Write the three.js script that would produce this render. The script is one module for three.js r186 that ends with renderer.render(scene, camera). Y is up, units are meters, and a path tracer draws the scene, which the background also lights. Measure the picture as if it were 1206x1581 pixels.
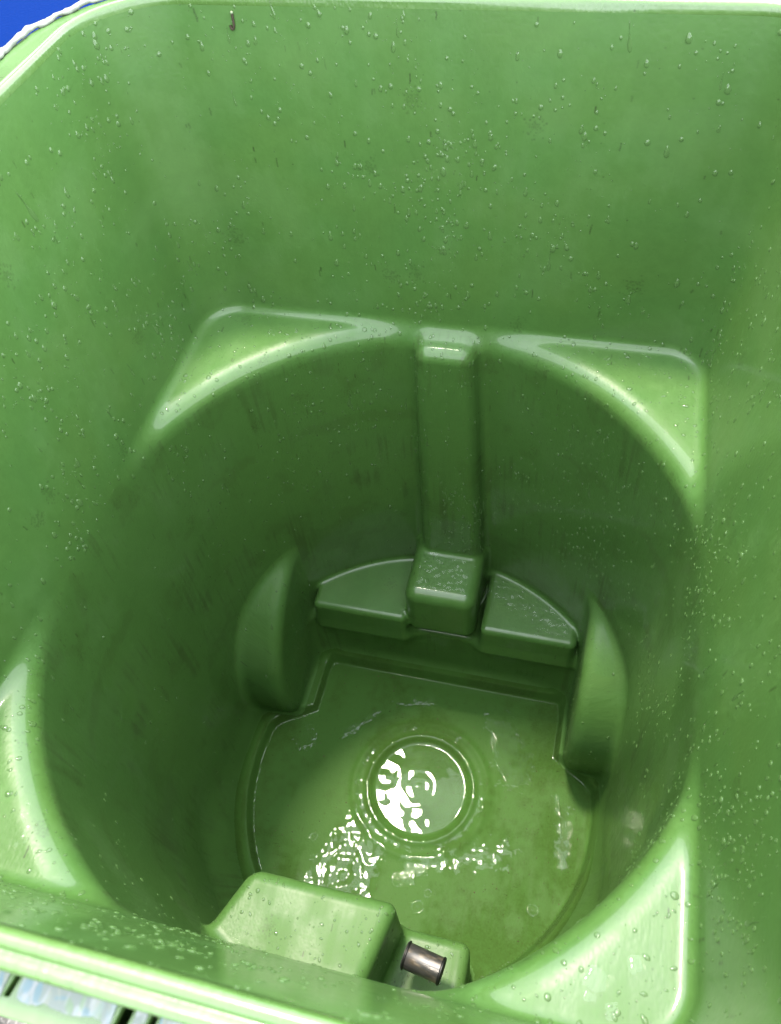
import * as THREE from 'three';
import { RoundedBoxGeometry } from 'three/addons/geometries/RoundedBoxGeometry.js';
import { mergeGeometries } from 'three/addons/utils/BufferGeometryUtils.js';
import { ImprovedNoise } from 'three/addons/math/ImprovedNoise.js';

// ---------- camera, sky, sun, exposure ----------
const scene = new THREE.Scene();
const camera = new THREE.PerspectiveCamera(64.0, 781 / 1024, 0.02, 60);
camera.position.set(0.1499, 1.2191, 0.3735);
camera.rotation.set(-0.9191, 0.3384, -0.1267, 'YXZ');
camera.focus = 0.95;
camera.userData.fStop = 15;
scene.add(camera);

const renderer = new THREE.WebGLRenderer({ antialias: true });
renderer.toneMapping = THREE.LinearToneMapping;
renderer.toneMappingExposure = 3.6;
renderer.shadowMap.enabled = true;

const SUN = new THREE.Vector3(-0.182, 1, -0.262).normalize();
{
  const W = 512, H = 256, d = new Float32Array(W * H * 4);
  for (let j = 0; j < H; j++) for (let i = 0; i < W; i++) {
    const el = ((j + 0.5) / H - 0.5) * Math.PI, az = ((i + 0.5) / W - 0.5) * 2 * Math.PI;
    const y = Math.sin(el), x = Math.cos(el) * Math.cos(az), z = Math.cos(el) * Math.sin(az);
    const c = x * SUN.x + y * SUN.y + z * SUN.z, k = (j * W + i) * 4;
    let l = y > 0 ? 2.55 - 1.15 * y : 0.45;
    if (y > 0) l *= 0.85 + 0.75 * Math.pow(Math.max(0, c), 6);
    const n = y > 0 ? 1 + 0.1 * Math.sin(x * 5 + 2 * Math.sin(z * 4 + 1)) * Math.sin(z * 6 + y * 3) : 1;
    l *= n;
    d[k] = 0.93 * l; d[k + 1] = 0.99 * l; d[k + 2] = 1.05 * l; d[k + 3] = 1;
  }
  const t = new THREE.DataTexture(d, W, H, THREE.RGBAFormat, THREE.FloatType);
  t.mapping = THREE.EquirectangularReflectionMapping;
  t.magFilter = THREE.LinearFilter; t.minFilter = THREE.LinearFilter; t.needsUpdate = true;
  scene.background = t; scene.environment = t;
}
const sun = new THREE.DirectionalLight(0xfff1dd, 2.0);
sun.position.copy(SUN).multiplyScalar(6);
sun.castShadow = true; sun.shadow.radius = 14;
sun.shadow.mapSize.set(2048, 2048);
Object.assign(sun.shadow.camera, { left: -1.5, right: 1.5, top: 1.5, bottom: -1.5, near: 0.5, far: 12 });
scene.add(sun);

// ---------- helpers ----------
let seed = 12345;
const rnd = () => { seed = (seed * 1664525 + 1013904223) >>> 0; return seed / 4294967296; };
const perlin = new ImprovedNoise();
const N3 = (x, y, z) => perlin.noise(x + 31.7, y + 17.3, z + 71.9);
const sstep = (a, b, x) => { const t = Math.min(1, Math.max(0, (x - a) / (b - a))); return t * t * (3 - 2 * t); };
const smax = (a, b, k) => { const h = Math.max(k - Math.abs(a - b), 0) / k; return Math.max(a, b) + h * h * k * 0.25; };
const smin = (a, b, k) => -smax(-a, -b, k);
const names = {};
function numbered(n) { const c = names[n] = (names[n] ?? -1) + 1; return c ? `${n}_${String(c).padStart(3, '0')}` : n; }
function tag(o, label, category, group, kind) {
  o.userData.label = label; if (category) o.userData.category = category;
  if (group) o.userData.group = group; if (kind) o.userData.kind = kind; return o;
}
function thing(name, label, category, pos = [0, 0, 0], group) {
  const g = new THREE.Group(); g.name = numbered(name); g.position.set(...pos); scene.add(g);
  return tag(g, label, category, group);
}
function mesh(name, geo, mat, parent = scene) {
  const m = new THREE.Mesh(geo, mat); m.name = parent === scene ? numbered(name) : name;
  m.castShadow = m.receiveShadow = true; parent.add(m); return m;
}

// ---------- textures (grain, grime and scratches of the plastic) ----------
function tex(size, fn, srgb, repeat = 1) {
  const d = new Uint8Array(size * size * 4);
  for (let j = 0; j < size; j++) for (let i = 0; i < size; i++) {
    const c = fn(i, j), k = (j * size + i) * 4;
    d[k] = c[0] * 255; d[k + 1] = c[1] * 255; d[k + 2] = c[2] * 255; d[k + 3] = 255;
  }
  const t = new THREE.DataTexture(d, size, size); t.wrapS = t.wrapT = THREE.RepeatWrapping;
  t.magFilter = THREE.LinearFilter; t.minFilter = THREE.LinearMipmapLinearFilter; t.generateMipmaps = true;
  t.repeat.set(repeat, repeat); if (srgb) t.colorSpace = THREE.SRGBColorSpace; t.needsUpdate = true; return t;
}
const cl = (x) => Math.min(1, Math.max(0, x));
const TS = 1024;
// tileable value noise
function tnoise(freqX, freqY, sd) {
  const g = []; let s = sd * 7919 + 13; const r = () => { s = (s * 1664525 + 1013904223) >>> 0; return s / 4294967296; };
  for (let i = 0; i < freqX * freqY; i++) g.push(r());
  return (u, v) => {
    const x = u * freqX, y = v * freqY, i = Math.floor(x), j = Math.floor(y), fx = x - i, fy = y - j;
    const sx = fx * fx * (3 - 2 * fx), sy = fy * fy * (3 - 2 * fy);
    const G = (a, b) => g[((b % freqY) + freqY) % freqY * freqX + ((a % freqX) + freqX) % freqX];
    return (G(i, j) * (1 - sx) + G(i + 1, j) * sx) * (1 - sy) + (G(i, j + 1) * (1 - sx) + G(i + 1, j + 1) * sx) * sy;
  };
}
// uv unit = 0.5 m
const nA = tnoise(6, 6, 1), nB = tnoise(17, 13, 2), nC = tnoise(64, 60, 3), nS = tnoise(150, 9, 4), nS2 = tnoise(60, 5, 5), nF = tnoise(256, 256, 6), nM = tnoise(400, 130, 8);
const marks = new Float32Array(TS * TS), scratch = new Float32Array(TS * TS);
{
  const put = (a, x, y, r, v) => {
    for (let j = -Math.ceil(r); j <= r; j++) for (let i = -Math.ceil(r); i <= r; i++) {
      const d2 = Math.hypot(i, j); if (d2 > r) continue;
      const k = (((y + j | 0) % TS + TS) % TS) * TS + (((x + i | 0) % TS + TS) % TS); a[k] = Math.max(a[k], v * (1 - d2 / (r + 0.6)));
    }
  };
  for (let n = 0; n < 170; n++) { // specks and short vertical dirt dashes
    let x = rnd() * TS, y = rnd() * TS; const len = rnd() < 0.5 ? 1 : 5 + rnd() * 16, v = 0.2 + rnd() * 0.6, r = 0.8 + rnd() * 1.3;
    for (let k = 0; k < len; k++) { put(marks, x, y + k, r, v * (0.4 + 0.6 * rnd())); x += (rnd() - 0.5) * 0.5; }
  }
  for (let n = 0; n < 16; n++) { // smudges
    const x = rnd() * TS, y = rnd() * TS;
    for (let k = 0; k < 60; k++) put(marks, x + (rnd() + rnd() - 1) * 22, y + (rnd() + rnd() - 1) * 26, 1 + rnd() * 2, 0.12 + rnd() * 0.25);
  }
  for (let n = 0; n < 14; n++) { // pale scratches
    let x = rnd() * TS, y = rnd() * TS, a = (rnd() - 0.5) * 1.2 + (rnd() < 0.6 ? Math.PI / 2 : 0); const len = 15 + rnd() * 70, v = 0.2 + rnd() * 0.5;
    for (let k = 0; k < len; k++) { put(scratch, x, y, 0.9, v); x += Math.cos(a); y += Math.sin(a); a += (rnd() - 0.5) * 0.25; }
  }
}
const plasticMap = tex(TS, (i, j) => {
  const u = i / TS, v = j / TS, k = j * TS + i;
  let s = 0.95 + 0.03 * (nA(u, v) - 0.5) + 0.025 * (nB(u, v) - 0.5) + 0.03 * (nC(u, v) - 0.5) + 0.01 * (nS(u, v) - 0.5) * nS2(u, v) * 2 + 0.03 * (nF(u, v) - 0.5);
  const br = 0.03 * (nB(v, u) - 0.5);
  s *= 1 - 0.6 * marks[k]; s += 0.1 * scratch[k];
  return [cl(s + br + 0.06 * marks[k] + 0.12 * scratch[k]), cl(s), cl(s - br * 0.6 + 0.1 * scratch[k])];
}, true);
const grimeMap = tex(TS, (i, j) => { // the well: brownish streaks and smears of old dirt
  const u = i / TS, v = j / TS, k = j * TS + i;
  let s = 0.95 + 0.03 * (nA(u, v) - 0.5) + 0.03 * (nC(u, v) - 0.5);
  const st = sstep(0.62, 0.85, nS(u, v) * 0.6 + nB(u, v) * 0.45 + 0.12 * (nF(u, v) - 0.5)) * sstep(0.35, 0.7, nA(v, u));
  const sm = sstep(0.6, 0.8, nB(v, u) * 0.7 + nC(u, v) * 0.3) * 0.35;
  const d = Math.min(0.75, 0.13 * st + 0.22 * sm + 0.6 * marks[k] + 0.15 * sstep(0.8, 0.95, nM(u, v)) * nA(u, v));
  return [cl(s * (1 - 0.65 * d) + 0.14 * scratch[k]), cl(s * (1 - 0.85 * d) + 0.12 * scratch[k]), cl(s * (1 - 0.85 * d) + 0.12 * scratch[k])];
}, true);
const wetMap = tex(TS, (i, j) => { // g: roughness, streaky water film
  const u = i / TS, v = j / TS;
  const f = 0.45 * nB(u, v) + 0.3 * nA(u, v) + 0.12 * nS(u, v) + 0.12 * nC(u, v);
  const r = 0.62 + 0.38 * sstep(0.45, 0.75, f) + 0.1 * (nF(u, v) - 0.5);
  return [cl(r), cl(r), cl(r)];
}, false);
const grainBump = tex(TS, (i, j) => {
  const u = i / TS, v = j / TS;
  const h = 0.35 * nF(u, v) + 0.35 * nC(u, v) + 0.3 * nM(u, v); return [h, h, h];
}, false);

const PL = { map: plasticMap, roughnessMap: wetMap, bumpMap: grainBump };
const green = new THREE.MeshPhysicalMaterial({ ...PL, color: new THREE.Color().setRGB(0.059, 0.136, 0.031), roughness: 0.6, specularIntensity: 0.6, bumpScale: 0.00016, clearcoat: 0.42, clearcoatRoughness: 0.07 });
green.name = 'wet_green_plastic';
const siltMap = tex(TS, (i, j) => {
  const u = i / TS, v = j / TS, k = j * TS + i;
  const d = cl(0.2 * sstep(0.4, 0.75, 0.5 * nA(u, v) + 0.3 * nB(u, v) + 0.25 * nC(u, v)) * (0.55 + 0.9 * nF(u, v)) + 0.5 * marks[k] + 0.6 * sstep(0.93, 0.99, nM(v, u)));
  return [cl(0.93 - 0.28 * d), cl(0.93 - 0.42 * d), cl(0.93 - 0.5 * d)];
}, true);
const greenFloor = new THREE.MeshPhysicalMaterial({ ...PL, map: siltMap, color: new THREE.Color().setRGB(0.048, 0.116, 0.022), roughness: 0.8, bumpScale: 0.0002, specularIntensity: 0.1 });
greenFloor.name = 'floor_green_plastic';
const greenMatt = new THREE.MeshPhysicalMaterial({ ...PL, color: green.color, roughness: 0.75, bumpScale: 0.0003, clearcoat: 0.08, clearcoatRoughness: 0.3, specularIntensity: 0.5 });
greenMatt.name = 'dull_green_plastic';
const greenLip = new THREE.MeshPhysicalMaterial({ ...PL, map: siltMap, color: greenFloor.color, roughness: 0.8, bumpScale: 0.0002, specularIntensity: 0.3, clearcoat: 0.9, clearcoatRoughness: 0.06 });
greenLip.name = 'wet_floor_edge_plastic';
const greenWell = green.clone(); greenWell.map = grimeMap; greenWell.name = 'grimy_green_plastic';
const greenRim = new THREE.MeshPhysicalMaterial({ ...PL, color: new THREE.Color().setRGB(0.075, 0.155, 0.038), roughness: 0.42, bumpScale: 0.0003, clearcoat: 0.6, clearcoatRoughness: 0.12 });
greenRim.name = 'rim_green_plastic';
const waterDrop = new THREE.MeshPhysicalMaterial({ color: new THREE.Color().setRGB(0.092, 0.18, 0.056), roughness: 0.05, ior: 1.33, clearcoat: 1, clearcoatRoughness: 0.03, transparent: true, opacity: 0.52 });  // light gathered by the clear drops is painted in as a paler green
waterDrop.name = 'water_with_painted_light';

// ---------- the bin's inside, as a signed distance: negative in the hollow ----------
const ZC = 0.004, YL = 0.628, YR = 0.936, KR = 0.142;
const soft = (t) => 0.5 * (t + Math.sqrt(t * t + 0.0004));
const HX = (y) => 0.27 - 0.004 + KR * (soft(y - YL) - 0.005) + 0.004 * Math.min(1, y / YL);
const HZ = (y) => 0.307 + 0.147 * soft(y - YL);
const RC = (y) => 0.042 + 0.11 * Math.max(0, y - YL);
function rect(x, z, hx, hz, r) { const a = Math.abs(x) - hx + r, b = Math.abs(z) - hz + r; return Math.min(Math.max(a, b), 0) + Math.hypot(Math.max(a, 0), Math.max(b, 0)) - r; }
function ell(x, z, a, b) { const k = Math.hypot(x / a, z / b), g = Math.hypot(x / (a * a), z / (b * b)); return g < 1e-6 ? -Math.min(a, b) : k * (k - 1) / g; }
function box(x, y, z, x0, x1, y0, y1, z0, z1, r) {
  const a = Math.abs(x - (x0 + x1) / 2) - (x1 - x0) / 2 + r, b = Math.abs(y - (y0 + y1) / 2) - (y1 - y0) / 2 + r, c = Math.abs(z - (z0 + z1) / 2) - (z1 - z0) / 2 + r;
  return Math.min(Math.max(a, b, c), 0) + Math.hypot(Math.max(a, 0), Math.max(b, 0), Math.max(c, 0)) - r;
}
const PX = 0.006, PZ = -0.01;
function pan(x, z) { // outline of the sunk floor pan, negative inside
  const X = Math.abs(x - PX), w = smin(X - 0.187, -(z + 0.1 - 0.62 * (X - 0.187)) / 1.18, 0.004);
  let d = ell(x - PX, z - PZ, 0.25, 0.264);
  d = Math.max(d, -0.186 - z);
  return smax(d, Math.min(X - 0.187, (-0.098 - z + 0.62 * (X - 0.187)) / 1.18), 0.012);
}
function floorH(x, z) {
  let h = 0.014 * sstep(-0.002, 0.006, pan(x, z));
  const r = Math.hypot(x - PX, z + 0.012);
  h += 0.003 * Math.exp(-Math.pow((r - 0.079) / 0.005, 2)) - 0.004 * (1 - sstep(0.066, 0.078, r)) + 0.002 * Math.exp(-Math.pow((r - 0.1) / 0.006, 2));
  return h;
}
const parts = {
  rib: (x, y, z) => { const w = 0.033 + 0.026 * Math.max(0, YL - y), zf = -0.292; return box(x - 0.003 - 0.01 * (YL - y), y, z, -w, w, -0.1, 0.62, zf - 0.1, zf + 0.02 + 0.012 * (YL - y), 0.0155); },
  stepL: (x, y, z) => box(x, y, z, -0.188, -0.046 , 0.115, 0.182, -0.45, -0.186 + 0.0 * x, 0.009),
  stepC: (x, y, z) => box(x, y, z, -0.047 , 0.054, 0.145, 0.247, -0.45, -0.19, 0.018),
  stepR: (x, y, z) => box(x, y, z, 0.062, 0.197, 0.115, 0.182, -0.45, -0.190, 0.009),
  skirt: (x, y, z) => box(x, y, z, -0.25, 0.25, -0.1, 0.125, -0.45, -0.202, 0.008),
  wells: (x, y, z) => smax(Math.hypot(y - 0.104, z + 0.247) - 0.188, 0.204 - Math.abs(x - 0.001), 0.02),
  boxTall: (x, y, z) => box(x + Math.max(0, z - 0.205) * 0.42, y, z, -0.118, 0.046 + Math.max(0, z - 0.205) * 0.2, -0.1, 0.302, 0.204, 0.5, 0.014),
  boxLow: (x, y, z) => box(x, y, z, -0.05, 0.122, -0.1, 0.18, 0.205, 0.5, 0.012),
};
function barrel(x, y, z) {
  const t = Math.min(1, Math.max(0, y / YL));
  const q = 1 - sstep(0, 0.13, y);
  return ell(x - 0.002 - 0.001 * t, z - 0.0185 * t + 0.005 * q, 0.286 - 0.001 * t - 0.026 * q, 0.302 + 0.014 * t - 0.026 * q);
}
function sdf(x, y, z) {
  const rc = rect(x, z - ZC, HX(y), HZ(y), RC(y)), fh = floorH(x, z) - y;
  let lo = smax(barrel(x, y, z), fh, 0.02);
  if (lo > -0.02) lo = Math.max(lo, fh);
  let f = smax(rc, smin(YL - y, lo, 0.026), y > 0.3 ? 0.011 : 0.012);
  if (y < 0.66) {
    f = smax(f, -parts.rib(x, y, z), 0.014);
    if (z < 0.0 && y < 0.33) {
      let s = Math.min(parts.stepL(x, y, z), parts.stepR(x, y, z)); s = smin(s, parts.stepC(x, y, z), 0.01);
      f = smax(f, -s, 0.008);
      f = smax(f, -parts.skirt(x, y, z), 0.03);
      f = smax(f, -parts.wells(x, y, z), 0.014);
    }
    if (z > 0.12 && y < 0.4) f = smax(f, -smin(parts.boxTall(x, y, z), parts.boxLow(x, y, z), 0.012), 0.014);
  }
  return f;
}
// surface nets over the band near the surface
const CELL = 0.003;
function surfaceNets() {
  const x0 = -0.342, y0 = -0.018, z0 = -0.376, B = 8;
  const nx = Math.ceil(0.69 / CELL / B) * B + 1, nz = Math.ceil(0.756 / CELL / B) * B + 1;
  const ny = Math.floor((0.931 - y0) / CELL) + 1;
  const F = new Float32Array(nx * ny * nz), at = (i, j, k) => (k * ny + j) * nx + i;
  const act = [];
  for (let bk = 0; bk < nz; bk += B) for (let bj = 0; bj < ny; bj += B) for (let bi = 0; bi < nx; bi += B) {
    const d = sdf(x0 + (bi + B / 2) * CELL, y0 + (bj + B / 2) * CELL, z0 + (bk + B / 2) * CELL);
    const ie = Math.min(nx, bi + B), je = Math.min(ny, bj + B), ke = Math.min(nz, bk + B);
    if (Math.abs(d) > CELL * B * 1.5) { for (let k = bk; k < ke; k++) for (let j = bj; j < je; j++) F.fill(d, at(bi, j, k), at(ie - 1, j, k) + 1); continue; }
    act.push([bi, bj, bk]);
    for (let k = bk; k < ke; k++) for (let j = bj; j < je; j++) for (let i = bi; i < ie; i++) F[at(i, j, k)] = sdf(x0 + i * CELL, y0 + j * CELL, z0 + k * CELL);
  }
  const V = new Int32Array(nx * ny * nz).fill(-1), pos = [], idx = [];
  const C = [[0, 0, 0], [1, 0, 0], [0, 1, 0], [1, 1, 0], [0, 0, 1], [1, 0, 1], [0, 1, 1], [1, 1, 1]];
  const E = []; for (let a = 0; a < 8; a++) for (const b of [1, 2, 4]) if (!(a & b)) E.push([a, a | b]);
  for (const [bi, bj, bk] of act) for (let k = bk; k < Math.min(nz - 1, bk + B); k++) for (let j = bj; j < Math.min(ny - 1, bj + B); j++) for (let i = bi; i < Math.min(nx - 1, bi + B); i++) {
    const v = []; let m = 0;
    for (let c = 0; c < 8; c++) { v[c] = F[at(i + C[c][0], j + C[c][1], k + C[c][2])]; if (v[c] < 0) m |= 1 << c; }
    if (m === 0 || m === 255) continue;
    let sx = 0, sy = 0, sz = 0, n = 0;
    for (const [a, b] of E) if ((v[a] < 0) !== (v[b] < 0)) {
      const t = v[a] / (v[a] - v[b]);
      sx += C[a][0] + t * (C[b][0] - C[a][0]); sy += C[a][1] + t * (C[b][1] - C[a][1]); sz += C[a][2] + t * (C[b][2] - C[a][2]); n++;
    }
    V[at(i, j, k)] = pos.length / 3;
    pos.push(x0 + (i + sx / n) * CELL, y0 + (j + sy / n) * CELL, z0 + (k + sz / n) * CELL);
  }
  const quad = (a, b, c, d, flip) => { if (a < 0 || b < 0 || c < 0 || d < 0) return; flip ? idx.push(a, c, b, a, d, c) : idx.push(a, b, c, a, c, d); };
  for (const [bi, bj, bk] of act) for (let k = bk; k < Math.min(nz - 1, bk + B); k++) for (let j = bj; j < Math.min(ny - 1, bj + B); j++) for (let i = bi; i < Math.min(nx - 1, bi + B); i++) {
    const s = F[at(i, j, k)] < 0;
    if (j > 0 && k > 0 && s !== F[at(i + 1, j, k)] < 0) quad(V[at(i, j - 1, k - 1)], V[at(i, j, k - 1)], V[at(i, j, k)], V[at(i, j - 1, k)], s);
    if (i > 0 && k > 0 && s !== F[at(i, j + 1, k)] < 0) quad(V[at(i - 1, j, k - 1)], V[at(i - 1, j, k)], V[at(i, j, k)], V[at(i, j, k - 1)], s);
    if (i > 0 && j > 0 && s !== F[at(i, j, k + 1)] < 0) quad(V[at(i - 1, j - 1, k)], V[at(i, j - 1, k)], V[at(i, j, k)], V[at(i - 1, j, k)], s);
  }
  const nrm = new Float32Array(pos.length), e = 0.0008;
  for (let p = 0; p < pos.length; p += 3) {
    let x = pos[p], y = pos[p + 1], z = pos[p + 2], gx, gy, gz, l;
    for (let it = 0; it < 2; it++) {
      gx = sdf(x + e, y, z) - sdf(x - e, y, z); gy = sdf(x, y + e, z) - sdf(x, y - e, z); gz = sdf(x, y, z + e) - sdf(x, y, z - e);
      l = Math.hypot(gx, gy, gz) || 1;
      if (it === 0) { const d = Math.max(-0.001, Math.min(0.001, sdf(x, y, z) / (l / (2 * e)))); x -= d * gx / l; y -= d * gy / l; z -= d * gz / l; }
    }
    pos[p] = x; pos[p + 1] = y; pos[p + 2] = z;
    nrm[p] = -gx / l; nrm[p + 1] = -gy / l; nrm[p + 2] = -gz / l;
  }
  return { pos, nrm, idx };
}
const S = surfaceNets();
// which part each triangle belongs to
function classify(x, y, z, ny) {
  const near = (d) => Math.abs(d) < 0.006;
  if (z > 0.12 && y < 0.32) { if (near(parts.boxTall(x, y, z))) return 'housing_tall'; if (near(parts.boxLow(x, y, z))) return 'housing_low'; }
  if (z < 0 && y < 0.33) {
    if (near(parts.wells(x, y, z))) return x < 0 ? 'well_left' : 'well_right';
    if (near(parts.stepC(x, y, z))) return 'step_centre';
    if (near(parts.stepL(x, y, z))) return 'step_left';
    if (near(parts.stepR(x, y, z))) return 'step_right';
    if (y > 0.02 && near(parts.skirt(x, y, z))) return 'skirt';
  }
  if (y < 0.03 && Math.abs(pan(x, z) - 0.002) < 0.0044) return 'floor_lip';
  if (y < 0.03 && ny > 0.3 && pan(x, z) > 0) return 'floor_edge_' + (x < PX ? 'l' : 'r') + (z < -0.06 ? 'f' : 'n');
  if (y < 0.03 && ny > 0.3) return Math.hypot(x - PX, z + 0.012) < 0.084 ? 'ring' : 'floor';
  if (y < YL + 0.01 && y > 0.18 && near(parts.rib(x, y, z))) return 'rib';
  if (Math.abs(y - YL) < 0.03 && barrel(x, y, z) > -0.012 && ny > 0.28) return (x < 0 ? 'ledge_left_' : 'ledge_right_') + (z < 0 ? 'far' : 'near');
  if (y > YL - 0.004) return Math.abs(x) - HX(y) > Math.abs(z - ZC) - HZ(y) ? (x < 0 ? 'wall_left' : 'wall_right') : (z < 0 ? 'wall_far' : 'wall_near');
  return 'barrel';
}
const buckets = {}, tris = [];
for (let t = 0; t < S.idx.length; t += 3) {
  const [a, b, c] = [S.idx[t], S.idx[t + 1], S.idx[t + 2]], q = (o, arr) => (arr[a * 3 + o] + arr[b * 3 + o] + arr[c * 3 + o]) / 3;
  const x = q(0, S.pos), y = q(1, S.pos), z = q(2, S.pos), ny = q(1, S.nrm), key = classify(x, y, z, ny);
  (buckets[key] ??= []).push(t); tris.push(key);
}
function partGeometry(list) {
  const map = new Map(), pos = [], nrm = [], uv = [], idx = [];
  for (const t of list) {
    const v = [S.idx[t], S.idx[t + 1], S.idx[t + 2]];
    const my = (S.nrm[v[0] * 3 + 1] + S.nrm[v[1] * 3 + 1] + S.nrm[v[2] * 3 + 1]) / 3;
    const ang = v.map((i) => Math.atan2(S.pos[i * 3], -S.pos[i * 3 + 2]));
    const mode = my > 0.75 ? 0 : Math.max(...ang) - Math.min(...ang) > 3 ? 2 : 1;
    v.forEach((i, n) => {
      const key = i * 4 + mode + (mode === 2 && ang[n] < 0 ? 1 : 0);
      let w = map.get(key);
      if (w === undefined) {
        w = pos.length / 3; map.set(key, w);
        const x = S.pos[i * 3], y = S.pos[i * 3 + 1], z = S.pos[i * 3 + 2];
        pos.push(x, y, z); nrm.push(S.nrm[i * 3], S.nrm[i * 3 + 1], S.nrm[i * 3 + 2]);
        if (mode === 0) uv.push(x * 2 + 0.31, z * 2 + 0.17); else uv.push((ang[n] + (mode === 2 && ang[n] < 0 ? 2 * Math.PI : 0)) * 0.6366, y * 2);
      }
      idx.push(w);
    });
  }
  const g = new THREE.BufferGeometry();
  g.setAttribute('position', new THREE.Float32BufferAttribute(pos, 3)); g.setAttribute('normal', new THREE.Float32BufferAttribute(nrm, 3));
  g.setAttribute('uv', new THREE.Float32BufferAttribute(uv, 2)); g.setIndex(idx); return g;
}
const bin = thing('wheeled_bin', 'open wet green plastic wheeled bin seen from above, filling the picture', 'bin');
const PARTNAME = { barrel: 'lower_wall', floor: 'floor', floor_lip: 'floor_lip', floor_edge_lf: 'floor_edge', floor_edge_ln: 'floor_edge', floor_edge_rf: 'floor_edge', floor_edge_rn: 'floor_edge', ring: 'floor_ring', rib: 'wall_rib', skirt: 'skirt', housing_tall: 'bar_housing', housing_low: 'bar_housing' };
const partLabel = { housing_tall: 'taller pale green block at the near wall', housing_low: 'lower block behind the steel bar', step_centre: 'raised middle step holding a film of water' };
let floorMesh = null;
for (const key of Object.keys(buckets)) {
  if (key === 'ring') continue;
  const n = PARTNAME[key] ?? (key.startsWith('ledge') ? 'corner_ledge' : key.startsWith('wall') ? 'wall_panel' : key.startsWith('well') ? 'wheel_well' : 'step');
  const m = mesh(n, partGeometry(buckets[key]), key === 'floor_lip' ? greenLip : key.startsWith('floor') ? greenFloor : key.startsWith('housing') || key.startsWith('well') ? greenMatt : key === 'barrel' || key === 'rib' || key === 'skirt' ? greenWell : green, bin); if (partLabel[key]) m.userData.label = partLabel[key];
  if (key === 'floor') floorMesh = m;
}
mesh('floor_ring', partGeometry(buckets.ring), greenFloor, floorMesh);

// ---------- rim, flange, outer shell ----------
function roundRectPath(hx, hz, r, seg = 14, straight = 24) { // points counter-clockwise seen from above, with outward normals
  const out = [];
  const cs = [[hx - r, hz - r, 0], [-(hx - r), hz - r, 1], [-(hx - r), -(hz - r), 2], [hx - r, -(hz - r), 3]];
  cs.forEach(([cx, cz, q], n) => {
    for (let s = 0; s <= seg; s++) { const a = (q + s / seg) * Math.PI / 2; out.push([cx + r * Math.cos(a), cz + r * Math.sin(a), Math.cos(a), Math.sin(a)]); }
    const p = out[out.length - 1], nx = cs[(n + 1) % 4], a2 = (q + 1) * Math.PI / 2, qx = nx[0] + r * Math.cos(a2), qz = nx[1] + r * Math.sin(a2);
    for (let s = 1; s < straight; s++) out.push([p[0] + (qx - p[0]) * s / straight, p[1] + (qz - p[1]) * s / straight, p[2], p[3]]);
  });
  return out;
}
function sweep(profile, path, wob = 0) { // profile: [outward, y]
  const n = path.length, m = profile.length, pos = [], uv = [], idx = []; let run = 0;
  for (let i = 0; i <= n; i++) {
    const [x, z, nx, nz] = path[i % n]; if (i) run += Math.hypot(x - path[i - 1][0], z - path[i - 1][1]);
    let L = 0;
    profile.forEach(([u, y], j) => {
      if (j) L += Math.hypot(u - profile[j - 1][0], y - profile[j - 1][1]);
      const w = wob * N3(run * 9, j * 0.15, 3.3);
      pos.push(x + nx * (u + w), y + w * 0.5, z + nz * (u + w) + ZC); uv.push(run * 2, L * 2);
    });
  }
  for (let i = 0; i < n; i++) for (let j = 0; j < m - 1; j++) { const a = i * m + j, b = a + m; idx.push(a, b, a + 1, a + 1, b, b + 1); }
  const g = new THREE.BufferGeometry(); g.setAttribute('position', new THREE.Float32BufferAttribute(pos, 3)); g.setAttribute('uv', new THREE.Float32BufferAttribute(uv, 2)); g.setIndex(idx); g.computeVertexNormals(); return g;
}
function smoothProfile(pts, n) { return new THREE.CatmullRomCurve3(pts.map(([a, b]) => new THREE.Vector3(a, b, 0)), false, 'centripetal').getPoints(n).map((p) => [p.x, p.y]); }
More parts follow.
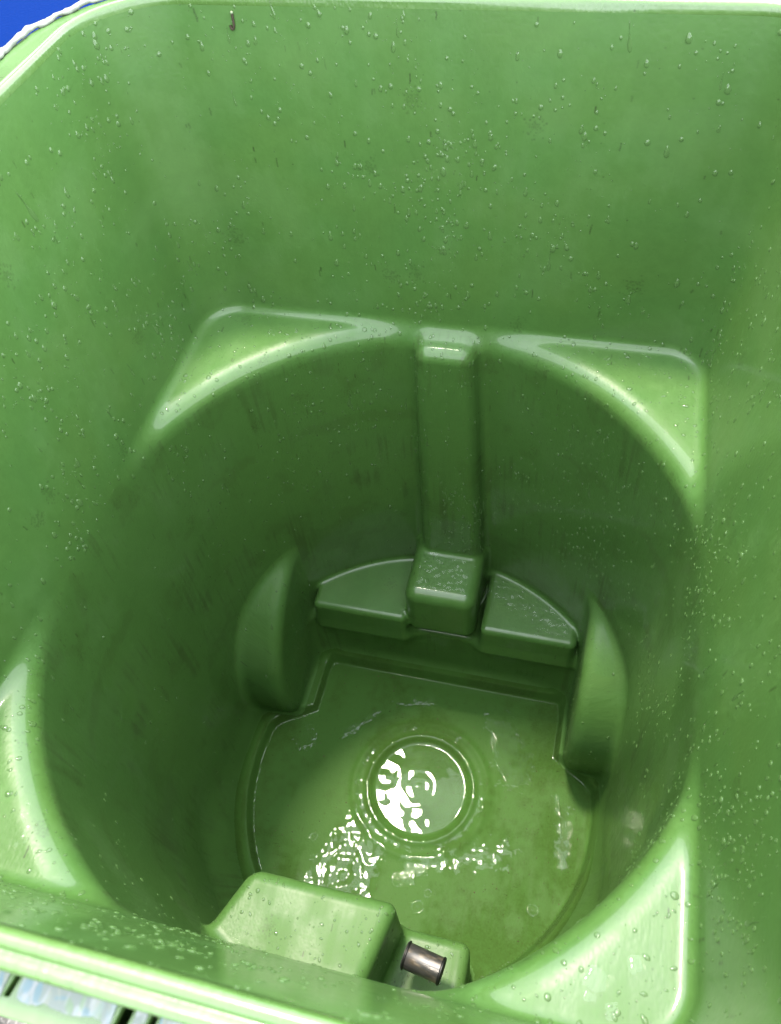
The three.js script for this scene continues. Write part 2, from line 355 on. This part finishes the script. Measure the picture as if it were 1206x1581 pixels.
{
  const path = roundRectPath(HX(YR), HZ(YR), RC(YR));
  const bead = smoothProfile([[-0.0008, 0.9275], [-0.0003, 0.932], [0.0005, 0.9352], [0.0028, 0.937], [0.005, 0.9362], [0.0062, 0.9345], [0.0076, 0.9348], [0.0096, 0.9352], [0.0112, 0.934], [0.0118, 0.931], [0.0116, 0.924]], 40);
  mesh('rim', sweep(bead, path, 0.0006), greenRim, bin);
  // flange all round but the near side, where the slotted one is
  const fl = smoothProfile([[0.0114, 0.926], [0.014, 0.9245], [0.02, 0.924], [0.05, 0.9225], [0.0555, 0.9215], [0.0578, 0.918], [0.0582, 0.908], [0.0575, 0.895]], 30);
  const far = path.filter(([, z]) => z < HZ(YR) - 0.02);
  const start = far.findIndex(([x, z], i) => i > 0 && x < 0 && far[i - 1][0] > 0.2);
  const ord = start > 0 ? far.slice(start).concat(far.slice(0, start)) : far;
  const g = sweep(fl, ord); // drop the closing strip
  const m = fl.length, keep = Array.from(g.index.array).slice(0, (ord.length - 1) * (m - 1) * 6); g.setIndex(keep);
  mesh('rim_flange', g, green, bin);
  // near flange with slots
  const s = new THREE.Shape(); s.moveTo(-0.31, 0.3635); s.lineTo(0.31, 0.3635); s.lineTo(0.31, 0.3795); s.lineTo(-0.31, 0.3795); s.closePath();
  const slot = (x, w, z0, z1, sk) => { const h = new THREE.Path(); h.moveTo(x - w, z0 + w); h.quadraticCurveTo(x - w, z0, x, z0); h.quadraticCurveTo(x + w, z0, x + w, z0 + w); h.lineTo(x + w + sk, z1 - w); h.quadraticCurveTo(x + w + sk, z1, x + sk, z1); h.quadraticCurveTo(x - w + sk, z1, x - w + sk, z1 - w); h.closePath(); s.holes.push(h); };
  slot(-0.0125, 0.0016, 0.3655, 0.3745, -0.001); slot(0.0305, 0.0027, 0.3652, 0.3772, -0.001); slot(0.0405, 0.0018, 0.3658, 0.3772, -0.001);
  slot(-0.055, 0.0018, 0.3655, 0.3765, 0); slot(0.085, 0.0018, 0.3655, 0.3765, 0);
  const e = new THREE.ExtrudeGeometry(s, { depth: 0.003, bevelEnabled: true, bevelThickness: 0.0006, bevelSize: 0.0005, bevelSegments: 2, curveSegments: 6 });
  e.rotateX(Math.PI / 2); e.translate(0, 0.9, 0);
  const sf = mesh('slotted_flange', e, greenRim, bin);
  const ch = mergeGeometries([new THREE.BoxGeometry(0.61, 0.0035, 0.0155).translate(0, 0.862, 0.3715), new THREE.BoxGeometry(0.61, 0.034, 0.0016).translate(0, 0.8805, 0.3788), new THREE.BoxGeometry(0.61, 0.06, 0.003).translate(0, 0.895, 0.3622)]);
  mesh('slot_channel', ch, green, bin);
  // outer shell from the ground to the rim
  const rings = [], N = 30;
  for (let k = 0; k <= N; k++) { const y = -0.085 + (0.925 + 0.085) * k / N; rings.push([y, 0.012 + (y < -0.03 ? -0.02 : 0)]); }
  const pos = [], idx = []; let n = 0;
  for (const [y, off] of rings) { const p = roundRectPath(HX(y) + off, Math.max(HZ(y), 0.307) + off, 0.07, 8, 6); n = p.length; for (const [x, z] of p) pos.push(x, y, Math.min(z + ZC, 0.3635)); }
  for (let k = 0; k < N; k++) for (let i = 0; i < n; i++) { const a = k * n + i, b = k * n + (i + 1) % n; idx.push(a, a + n, b, b, a + n, b + n); }
  const og = new THREE.BufferGeometry(); og.setAttribute('position', new THREE.Float32BufferAttribute(pos, 3));
  og.setAttribute('uv', new THREE.Float32BufferAttribute(pos.flatMap((v, i) => i % 3 === 0 ? [(v + pos[i + 2]) * 2, pos[i + 1] * 2] : []), 2)); og.setIndex(idx); og.computeVertexNormals();
  mesh('outer_wall', og, green, bin);
  // remains of a torn sticker on the slotted flange
  const c = document.createElement('canvas'); c.width = 1024; c.height = 32; const k = c.getContext('2d');
  k.fillStyle = '#777f7c'; k.fillRect(0, 0, 1024, 32);
  for (let i = 0; i < 420; i++) { k.fillStyle = ['#76898f', '#82908d', '#93969a', '#6a8461', '#5a7a8a', '#a0a3a2', '#898d7f'][i % 7]; k.globalAlpha = 0.55; k.beginPath(); k.ellipse(rnd() * 1024, rnd() * 32, 2 + rnd() * 14, 1 + rnd() * 5, rnd() * 3, 0, 7); k.fill(); }
  const ct = new THREE.CanvasTexture(c); ct.colorSpace = THREE.SRGBColorSpace;
  const paper = new THREE.MeshStandardMaterial({ map: ct, roughness: 0.6 });
  const strip = (x0, x1) => { // ragged outline
    const q = [], n2 = Math.ceil((x1 - x0) / 0.0012); const sh = new THREE.Shape();
    for (let i = 0; i <= n2; i++) q.push([x0 + (x1 - x0) * i / n2, 0.3645 + 0.0005 * rnd()]);
    for (let i = n2; i >= 0; i--) { const x = x0 + (x1 - x0) * i / n2; q.push([x, 0.3735 + 0.0022 * N3(x * 160, 1, 1) + 0.0006 * rnd()]); }
    q.forEach(([x, z], i) => i ? sh.lineTo(x, z) : sh.moveTo(x, z)); sh.closePath();
    const g2 = new THREE.ExtrudeGeometry(sh, { depth: 0.0003, bevelEnabled: false }); g2.rotateX(Math.PI / 2); g2.translate(0, 0.9012, 0);
    const a = g2.attributes.uv; for (let i = 0; i < a.count; i++) a.setXY(i, g2.attributes.position.getX(i) * 5 + 0.5, (g2.attributes.position.getZ(i) - 0.36) * 60);
    mesh('sticker', g2, paper, sf).userData.label = 'white and pale blue scrap of a torn paper sticker';
  };
  strip(-0.05, -0.0155); strip(-0.0098, 0.0265); strip(0.0342, 0.0382); strip(0.0432, 0.08);
}

// ---------- steel bar end ----------
{
  const rust = tex(256, (i, j) => {
    const u = i / 256, v = j / 256, n = tnA(u, v) * 0.6 + tnB(u, v) * 0.4, k = sstep(0.35, 0.62, n * (0.55 + 0.75 * v));
    const q = 0.16 * (tnC(u, v) - 0.5); return [cl(0.24 + 0.16 * k + 0.08 * tnB(v, u) + q * k), cl(0.24 + 0.12 * k + 0.07 * tnB(v, u) + q * k), cl(0.24 + 0.07 * k + 0.06 * tnB(v, u) + q * k)];
  }, true);
  const steel = new THREE.MeshPhysicalMaterial({ map: rust, metalness: 0.6, roughness: 0.4, clearcoat: 0.4, clearcoatRoughness: 0.15 });
  const black = new THREE.MeshStandardMaterial({ color: 0x0c0d0c, roughness: 0.45 });
  const g = new THREE.LatheGeometry([[0, 0], [0.0134, 0], [0.0134, 0.041], [0.0126, 0.0424], [0.009, 0.0428], [0.0088, 0.04], [0, 0.04]].map(([a, b]) => new THREE.Vector2(a, b)), 40);
  const bar = mesh('steel_bar', g, steel, bin); bar.userData.label = 'rust-stained grey steel bar end poking out of the pale block';
  bar.position.set(0.056, 0.24, 0.241);
  bar.quaternion.setFromUnitVectors(new THREE.Vector3(0, 1, 0), new THREE.Vector3(1, -0.02, 0.16).normalize());
  mesh('end_cap', new THREE.TorusGeometry(0.0124, 0.0019, 10, 36).rotateX(Math.PI / 2).translate(0, 0.0414, 0), black, bar);
  mesh('collar', new THREE.TorusGeometry(0.0138, 0.0012, 8, 36).rotateX(Math.PI / 2).translate(0, 0.002, 0), black, bar);
}
function tnA(u, v) { return (tnA.f ??= tnoise(9, 9, 21))(u, v); }
function tnC(u, v) { return (tnC.f ??= tnoise(90, 90, 23))(u, v); }
function tnB(u, v) { return (tnB.f ??= tnoise(38, 38, 22))(u, v); }

// ---------- water on the floor and on the steps: thin films with ragged edges ----------
const waterFilm = new THREE.MeshPhysicalMaterial({ color: 0xffffff, roughness: 0.0, transmission: 1, thickness: 0, ior: 1.33, specularIntensity: 0.65 }); waterFilm.name = 'water_surface';
function film(label, [x0, x1, z0, z1], st, mask, base, wave, thick = 0.0022) { // mask: metres inside the outline
  const nx = Math.ceil((x1 - x0) / st) + 1, nz = Math.ceil((z1 - z0) / st) + 1, pos = [], nrm = [], idx = [], id = new Int32Array(nx * nz).fill(-1);
  const H = (x, z) => { const m = mask(x, z), t = Math.min(1, Math.max(0, m / 0.006)); return base(x, z) + 0.0003 + thick * Math.sqrt(t * (2 - t)) + wave(x, z) * t; };
  for (let j = 0; j < nz; j++) for (let i = 0; i < nx; i++) {
    const x = x0 + i * st, z = z0 + j * st; if (mask(x, z) < 0) continue;
    id[j * nx + i] = pos.length / 3; pos.push(x, H(x, z), z);
    const e = 0.0005, a = (H(x + e, z) - H(x - e, z)) / (2 * e), b = (H(x, z + e) - H(x, z - e)) / (2 * e), l = Math.hypot(a, 1, b); nrm.push(-a / l, 1 / l, -b / l);
  }
  for (let j = 0; j < nz - 1; j++) for (let i = 0; i < nx - 1; i++) { const a = id[j * nx + i], b = id[j * nx + i + 1], c = id[(j + 1) * nx + i], d = id[(j + 1) * nx + i + 1]; if (a >= 0 && b >= 0 && c >= 0 && d >= 0) idx.push(a, c, b, b, c, d); }
  const g = new THREE.BufferGeometry(); g.setAttribute('position', new THREE.Float32BufferAttribute(pos, 3)); g.setAttribute('normal', new THREE.Float32BufferAttribute(nrm, 3)); g.setIndex(idx);
  return tag(mesh('puddle', g, waterFilm), label, 'puddle', 'puddles and water films inside the bin');
}
const rag = (x, z, a = 0.006) => a * (N3(x * 70, z * 70, 5) + 0.6 * N3(x * 190, z * 190, 8));
const capsule = (ax, az, bx, bz, r0, r1) => (x, z) => { const dx = bx - ax, dz = bz - az, t = cl(((x - ax) * dx + (z - az) * dz) / (dx * dx + dz * dz)); return r0 + (r1 - r0) * t - Math.hypot(x - ax - dx * t, z - az - dz * t); };
const ring = (x, z, sx, sz, A, L, D) => { const wx = x + 0.004 * N3(x * 34, z * 34, 2), wz = z + 0.004 * N3(x * 34, z * 34, 7), r = Math.hypot(wx - sx, wz - sz); return A * Math.cos(r / L * 6.283) * Math.exp(-r * r / (D * D)); };
const chop = (a, f, k) => (x, z) => a * (N3(x * f, z * f * 1.2, k) + 0.4 * N3(x * f * 2.3, z * f * 2, k + 5));
{
  const dish = (x, z) => 0.092 - Math.hypot(x - PX, z + 0.012) + rag(x, z, 0.012);
  film('round puddle with ripple rings in the middle of the bin floor', [-0.12, 0.13, -0.13, 0.11], 0.0011, dish, floorH, (x, z) => ring(x, z, 0.004, -0.014, 0.00005, 0.0135, 0.045) + ring(x, z, -0.05, -0.02, 0.00018, 0.024, 0.04) + chop(0.00032, 26, 1)(x, z), 0.002);
  const trail = capsule(-0.05, 0.04, -0.085, 0.165, 0.034, 0.055);
  film('white glinting choppy water between the round ring and the pale block', [-0.15, 0.0, 0.0, 0.2], 0.0011, (x, z) => Math.min(trail(x, z) + rag(x, z, 0.012), 0.004 - pan(x, z) - 0.006, Math.hypot(x - PX, z + 0.012) - 0.084), floorH, (x, z) => ring(x, z, -0.075, 0.13, 0.0004, 0.018, 0.05) + chop(0.0007, 62, 3)(x, z), 0.003);
  const pale = capsule(0.1, -0.145, 0.14, -0.065, 0.022, 0.03);
  film('pale still water patch with scalloped edge at the far right of the floor', [0.05, 0.2, -0.19, -0.02], 0.0011, (x, z) => Math.min(pale(x, z) + rag(x, z, 0.012), -0.003 - pan(x, z)), floorH, chop(0.0002, 30, 4), 0.0016);
  const a1 = capsule(-0.125, -0.07, -0.085, -0.115, 0.009, 0.006); film('narrow white streak of water left of the ring near the left notch', [-0.15, -0.06, -0.14, -0.04], 0.001, (x, z) => a1(x, z) + rag(x, z, 0.005), floorH, chop(0.0006, 70, 6));
  const a2 = capsule(-0.06, -0.135, -0.005, -0.15, 0.006, 0.009); film('short white streak of water behind the ring below the middle step', [-0.09, 0.03, -0.18, -0.1], 0.001, (x, z) => a2(x, z) + rag(x, z, 0.006), floorH, chop(0.0006, 80, 7));
  const a3 = capsule(0.04, 0.085, 0.14, 0.055, 0.022, 0.024); film('broken glints of water on the right half of the floor', [0.0, 0.19, 0.02, 0.13], 0.001, (x, z) => Math.min(a3(x, z) + rag(x, z, 0.03) - 0.006, Math.hypot(x - PX, z + 0.012) - 0.084), floorH, chop(0.0011, 70, 11));
  const a4 = capsule(0.215, -0.035, 0.222, 0.045, 0.014, 0.012); film('water lying against the right edge of the floor pan', [0.17, 0.25, -0.07, 0.08], 0.001, (x, z) => Math.min(a4(x, z) + rag(x, z, 0.008), -0.004 - pan(x, z)), floorH, chop(0.0004, 50, 12));
  const a5 = capsule(-0.205, -0.07, -0.185, -0.05, 0.016, 0.02); film('dim wet patch in the left notch of the floor pan', [-0.24, -0.15, -0.1, -0.01], 0.001, (x, z) => Math.min(a5(x, z) + rag(x, z, 0.007), -0.004 - pan(x, z)), floorH, chop(0.0008, 60, 13));
  const a6 = capsule(0.02, 0.02, 0.02, 0.1, 0.028, 0.02); film('thin ripples of water in front of the round ring', [-0.03, 0.07, 0.04, 0.15], 0.001, (x, z) => Math.min(a6(x, z) + rag(x, z, 0.02), Math.hypot(x - PX, z + 0.012) - 0.086), floorH, chop(0.0008, 75, 14));
  const flat = (y) => () => y;
  const c1 = (x, z) => 0.038 - Math.max(Math.abs(x - 0.004), Math.abs(z + 0.244)) + rag(x, z, 0.006); film('film of water on top of the raised middle step', [-0.045, 0.055, -0.295, -0.195], 0.001, c1, flat(0.247), chop(0.0024, 90, 15), 0.0014);
  const c2 = capsule(0.085, -0.262, 0.165, -0.215, 0.016, 0.018); film('streaky film of water on top of the right step', [0.06, 0.2, -0.29, -0.19], 0.001, (x, z) => c2(x, z) + rag(x, z, 0.014), flat(0.182), chop(0.0022, 84, 16), 0.0012);
  const L = (label, x, z, r, k, y = YL + 0.0012) => film(label, [x - r * 2.2, x + r * 2.2, z - r * 2.2, z + r * 2.2], 0.0008, (a, b) => r * (1 + 0.7 * N3(a * 60, b * 60, k) + 0.35 * N3(a * 150, b * 150, k)) - Math.hypot(a - x, b - z), flat(y), chop(0.0001, 60, k), 0.0018);
  L('large irregular water blob on the near right corner ledge', 0.212, 0.283, 0.011, 3); L('medium water blob nearest the right wall on the near right ledge', 0.237, 0.268, 0.008, 5);
  L('small water blob by the front edge of the near right ledge', 0.224, 0.294, 0.0065, 9); L('water blob at the back of the far left corner ledge', -0.19, -0.27, 0.007, 12);
  L('wet patch on the near left corner ledge by the near wall', -0.2, 0.275, 0.014, 17);
}
for (const [x, z, r, where] of [[0.003, 0.12, 0.0048, 'left of the pair in front of the pale block'], [0.037, 0.148, 0.0045, 'nearest the steel bar'], [0.19, 0.118, 0.004, 'alone near the right edge of the floor'], [0.047, 0.128, 0.0028, 'smallest, beside the one nearest the steel bar'], [-0.13, 0.09, 0.003, 'in the dark left part of the floor']]) {
  const g = mergeGeometries([new THREE.SphereGeometry(r, 20, 8, 0, Math.PI * 2, 0, Math.PI / 2).scale(1, 0.7, 1), new THREE.TorusGeometry(r * 1.75, r * 0.35, 8, 28).rotateX(Math.PI / 2).scale(1, 0.5, 1)]);
  const b = mesh('bubble', g, waterFilm); b.position.set(x, floorH(x, z) + 0.0006, z); tag(b, `air bubble on the bin floor, ${where}`, 'bubble', 'bubbles on the bin floor');
}
// bits of grit lying on the floor
{
  const g = new THREE.IcosahedronGeometry(1, 0), L = [];
  for (let i = 0; i < 520; i++) { const x = -0.2 + 0.44 * rnd(), z = -0.18 + 0.4 * rnd(); if (pan(x, z) > -0.006 || N3(x * 12, z * 12, 40) < -0.1) continue; L.push(new THREE.Matrix4().compose(new THREE.Vector3(x, floorH(x, z) + 0.0004, z), new THREE.Quaternion().setFromEuler(new THREE.Euler(rnd() * 6, rnd() * 6, 0)), new THREE.Vector3(1, 0.5, 0.4 + rnd()).multiplyScalar(0.0004 + 0.0009 * rnd() * rnd()))); }
  const im = new THREE.InstancedMesh(g, new THREE.MeshStandardMaterial({ color: 0x3a2412, roughness: 0.8 }), L.length); L.forEach((m, i) => im.setMatrixAt(i, m)); im.name = 'grit'; scene.add(im);
  tag(im, 'reddish brown specks of grit scattered on the bin floor', 'grit', null, 'stuff');
}

// ---------- drops ----------
function dropGeometry(elong, h, seg = 12, rings = 5, irr = 0, sd = 0) { // lies in xz, y is up from the wall, +z is downhill
  const pos = [], idx = []; 
  for (let j = 0; j <= rings; j++) { const t = j / rings * Math.PI / 2; for (let i = 0; i < seg; i++) {
    const a = i / seg * 2 * Math.PI, w = 1 + irr * N3(Math.cos(a) * 1.3 + sd, Math.sin(a) * 1.3, sd * 1.7);
    const r = Math.cos(t) * w, zz = Math.sin(a) * r; pos.push(Math.cos(a) * r * (1 - 0.25 * elong * (zz < 0 ? -zz : 0)), Math.pow(Math.sin(t), 0.85) * h - 0.05, zz * (1 + elong * (zz < 0 ? 1 : 0.25)));
  } }
  for (let j = 0; j < rings; j++) for (let i = 0; i < seg; i++) { const a = j * seg + i, b = j * seg + (i + 1) % seg; idx.push(a, a + seg, b, b, a + seg, b + seg); }
  const g = new THREE.BufferGeometry(); g.setAttribute('position', new THREE.Float32BufferAttribute(pos, 3)); g.setIndex(idx); g.computeVertexNormals(); return g;
}
const cum = [], tri = []; let total = 0;
const density = (key, x, y, z, nyv) => {
  const cl2 = 0.25 + 1.5 * Math.pow(cl(0.42 + 1.4 * N3(x * 9, y * 9, z * 9) + 0.5 * N3(x * 24, y * 24, z * 24)), 2);
  if (key === 'wall_far') return cl2 * (0.35 + 1.1 * Math.exp(-(((x + 0.03) / 0.15) ** 2 + ((y - 0.76) / 0.12) ** 2)));
  if (key === 'wall_left') return cl2 * 0.75; if (key === 'wall_right') return cl2 * 1.6; if (key === 'wall_near') return cl2 * 1.3;
  if (key.startsWith('ledge')) return 0.8; if (key === 'rib') return 1.2 * cl2; if (key === 'barrel') return y > 0.3 ? cl2 * (z < -0.1 ? 0.6 : x > 0.1 ? 0.9 : 0.12) : 0.05 * cl2;
  if (key.startsWith('housing')) return nyv > 0.6 ? 0.9 : 0.3; if (key.startsWith('well')) return 0.2; return 0;
};
for (let t = 0, n = 0; t < S.idx.length; t += 3, n++) {
  const a = S.idx[t] * 3, b = S.idx[t + 1] * 3, c = S.idx[t + 2] * 3, P = S.pos;
  const ux = P[b] - P[a], uy = P[b + 1] - P[a + 1], uz = P[b + 2] - P[a + 2], vx = P[c] - P[a], vy = P[c + 1] - P[a + 1], vz = P[c + 2] - P[a + 2];
  const ar = Math.hypot(uy * vz - uz * vy, uz * vx - ux * vz, ux * vy - uy * vx) / 2, w = ar * density(tris[n], P[a], P[a + 1], P[a + 2], S.nrm[a + 1]);
  if (w > 0) { total += w; cum.push(total); tri.push(n); }
}
function pick(ok) {
  for (;;) {
    const r = rnd() * total; let lo = 0, hi = cum.length - 1; while (lo < hi) { const m = (lo + hi) >> 1; cum[m] < r ? lo = m + 1 : hi = m; }
    const n = tri[lo]; if (ok && !ok(tris[n])) continue;
    let u = rnd(), v = rnd(); if (u + v > 1) { u = 1 - u; v = 1 - v; } const w = 1 - u - v, q = (arr, o) => arr[S.idx[n * 3] * 3 + o] * w + arr[S.idx[n * 3 + 1] * 3 + o] * u + arr[S.idx[n * 3 + 2] * 3 + o] * v;
    return { key: tris[n], p: new THREE.Vector3(q(S.pos, 0), q(S.pos, 1), q(S.pos, 2)), n: new THREE.Vector3(q(S.nrm, 0), q(S.nrm, 1), q(S.nrm, 2)).normalize() };
  }
}
function orient(p, n, size, turn = 0) {
  const down = new THREE.Vector3(0, -1, 0).addScaledVector(n, n.y); if (down.length() < 0.25) down.set(Math.cos(turn * 9), 0, Math.sin(turn * 9)).addScaledVector(n, -n.dot(down));
  down.normalize(); const side = new THREE.Vector3().crossVectors(n, down).normalize();
  down.addScaledVector(side, turn).normalize(); side.crossVectors(n, down);
  return new THREE.Matrix4().makeBasis(side.multiplyScalar(size), n.clone().multiplyScalar(size), down.multiplyScalar(size)).setPosition(p);
}
const dropGeos = [dropGeometry(0.2, 0.5), dropGeometry(0.9, 0.5, 12, 5, 0.15, 1), dropGeometry(0.5, 0.45, 14, 5, 0.5, 2), dropGeometry(1.8, 0.45, 12, 5, 0.1, 3), dropGeometry(7, 0.35, 12, 5, 0.2, 4)];
{
  const sets = dropGeos.map(() => []);
  for (let i = 0; i < 10500; i++) {
    const s = pick(), flat = s.n.y > 0.7, r = (/wall_(far|left)/.test(s.key) ? 1.15 : 1) * (0.0004 + 0.0017 * Math.pow(rnd(), 2.9) + (rnd() < 0.08 ? 0.0007 : 0));
    const k = flat ? (rnd() < 0.6 ? 0 : 2) : rnd() < 0.5 ? 0 : rnd() < 0.6 ? 1 : rnd() < 0.6 ? 2 : rnd() < 0.8 ? 3 : 4;
    sets[k].push(orient(s.p, s.n, r, (rnd() - 0.5) * 0.4));
  }
  sets.forEach((L, k) => {
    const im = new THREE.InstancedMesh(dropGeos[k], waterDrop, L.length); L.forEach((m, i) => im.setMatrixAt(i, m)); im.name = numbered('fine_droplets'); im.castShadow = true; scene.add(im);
    tag(im, ['fine round water droplets sprayed over the green bin walls', 'fine teardrop water droplets sprayed over the green bin walls', 'fine irregular water droplets sprayed over the green bin walls', 'fine long running water droplets sprayed over the green bin walls', 'thin water runs trailing down the green bin walls'][k], 'droplets', null, 'stuff');
  });
  const where = { wall_far: ['far wall', 70], wall_left: ['left wall', 45], wall_right: ['right wall', 40], ledge_left_far: ['far left corner ledge', 8], ledge_right_far: ['far right corner ledge', 8], ledge_right_near: ['near right corner ledge', 12], ledge_left_near: ['near left corner ledge', 10], barrel: ['round lower wall', 30], housing_tall: ['pale block at the near wall', 10] };
  for (const [key, [txt, n]] of Object.entries(where)) for (let i = 0; i < n; i++) {
    const s = pick((k) => k === key), flat = s.n.y > 0.7, r = (key === 'barrel' ? 0.0013 : 0.0016) + 0.0013 * rnd() * rnd();
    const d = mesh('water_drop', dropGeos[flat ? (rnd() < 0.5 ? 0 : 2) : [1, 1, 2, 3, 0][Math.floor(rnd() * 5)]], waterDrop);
    orient(s.p, s.n, r * (flat ? 1.2 : 1), (rnd() - 0.5) * 0.3).decompose(d.position, d.quaternion, d.scale);
    tag(d, `larger water drop, its caught light painted pale green, clinging to the ${txt}`, 'water drop', `larger water drops on the ${txt}`);
  }
}

// ---------- twig on the far wall, strip of torn film, blue bin, ground ----------
{
  const p = [[-0.1905, 0.9235], [-0.1903, 0.9195], [-0.1902, 0.9155], [-0.1905, 0.9125], [-0.192, 0.9105], [-0.1933, 0.912], [-0.1935, 0.9138]].map(([x, y]) => new THREE.Vector3(x, y, ZC - HZ(y) + 0.0012));
  const twig = tag(mesh('twig', new THREE.TubeGeometry(new THREE.CatmullRomCurve3(p), 24, 0.0011, 8), new THREE.MeshStandardMaterial({ color: 0x2e2414, roughness: 0.7 })), 'tiny dark hooked twig stuck to the far wall just below the rim', 'twig');
  const b = mesh('tip', new THREE.SphereGeometry(0.0014, 10, 8), new THREE.MeshStandardMaterial({ color: 0x6f7a60, roughness: 0.3 }), twig); b.position.copy(p[0]);

  const path = roundRectPath(HX(YR), HZ(YR), RC(YR), 14, 24).filter(([x, z]) => x < 0.0 && z < 0.02);
  const pts = path.map(([x, z, nx, nz], i) => { const w = 0.0545 + 0.0035 * N3(i * 0.8, 2, 5) + 0.0025 * N3(i * 2.3, 6, 1); return new THREE.Vector3(x + nx * w, 0.9245 + 0.0015 * N3(i * 0.9, 9, 9), z + nz * w + ZC); });
  const cv = new THREE.CatmullRomCurve3(pts.reverse()), tube = new THREE.TubeGeometry(cv, 260, 0.0026, 8), q = tube.attributes.position;
  for (let i = 0; i < q.count; i++) { const x = q.getX(i), y = q.getY(i), z = q.getZ(i), w = 0.0016 * N3(x * 150, y * 150, z * 150); q.setXYZ(i, x + w, y + Math.abs(w), z + w); } tube.computeVertexNormals();
  tag(mesh('film_strip', tube, new THREE.MeshStandardMaterial({ color: 0x84867f, roughness: 0.55 })), 'ragged white strip of torn film along the rim beside the blue bin', 'strip');

  const blue = thing('blue_bin', 'bright blue plastic bin standing left of the green bin', 'bin', [-0.74, -0.09, -0.35]);
  const bm = new THREE.MeshPhysicalMaterial({ color: new THREE.Color().setRGB(0.0008, 0.014, 0.1), roughness: 0.6, specularIntensity: 0.03, bumpMap: grainBump, bumpScale: 0.0004 });
  mesh('body', new RoundedBoxGeometry(0.54, 0.86, 0.66, 5, 0.04).translate(0, 0.43, 0), bm, blue);
  mesh('lid', new RoundedBoxGeometry(0.6, 0.06, 0.74, 5, 0.025).translate(0, 0.9, 0), bm, blue);

  const render_ = tex(256, (i, j) => { const u = i / 256, v = j / 256, q = 0.42 + 0.1 * gA(u, v) + 0.12 * gB(u, v); return [q, q * 0.96, q * 0.9]; }, true, 8);
  const skyBlocker = mesh('added_sky_blocker', new THREE.BoxGeometry(0.25, 2.3, 7).translate(-1.45, 1.05, 0), new THREE.MeshStandardMaterial({ map: render_, roughness: 0.9 })); skyBlocker.userData.kind = 'structure'; skyBlocker.userData.label = 'added unseen wall beyond the blue bin, blocking sky light from the left';  // unseen wall, added to hold back low sky light from the left
  const asphalt = tex(512, (i, j) => { const u = i / 512, v = j / 512, a = gA(u, v), b = gB(u, v), s = 0.2 + 0.22 * a * a + 0.28 * Math.pow(b, 3); return [s, s * 0.98, s * 0.97]; }, true, 24);
  const gm = new THREE.MeshStandardMaterial({ map: asphalt, roughness: 0.75, bumpMap: asphalt, bumpScale: 0.004 });
  const gr = mesh('ground', new THREE.PlaneGeometry(12, 12).rotateX(-Math.PI / 2).translate(0, -0.09, 0), gm); gr.userData.kind = 'structure'; gr.userData.label = 'dark wet asphalt ground under the bins';
}
function gA(u, v) { return (gA.f ??= tnoise(40, 40, 31))(u, v); }
function gB(u, v) { return (gB.f ??= tnoise(170, 170, 32))(u, v); }

renderer.render(scene, camera);
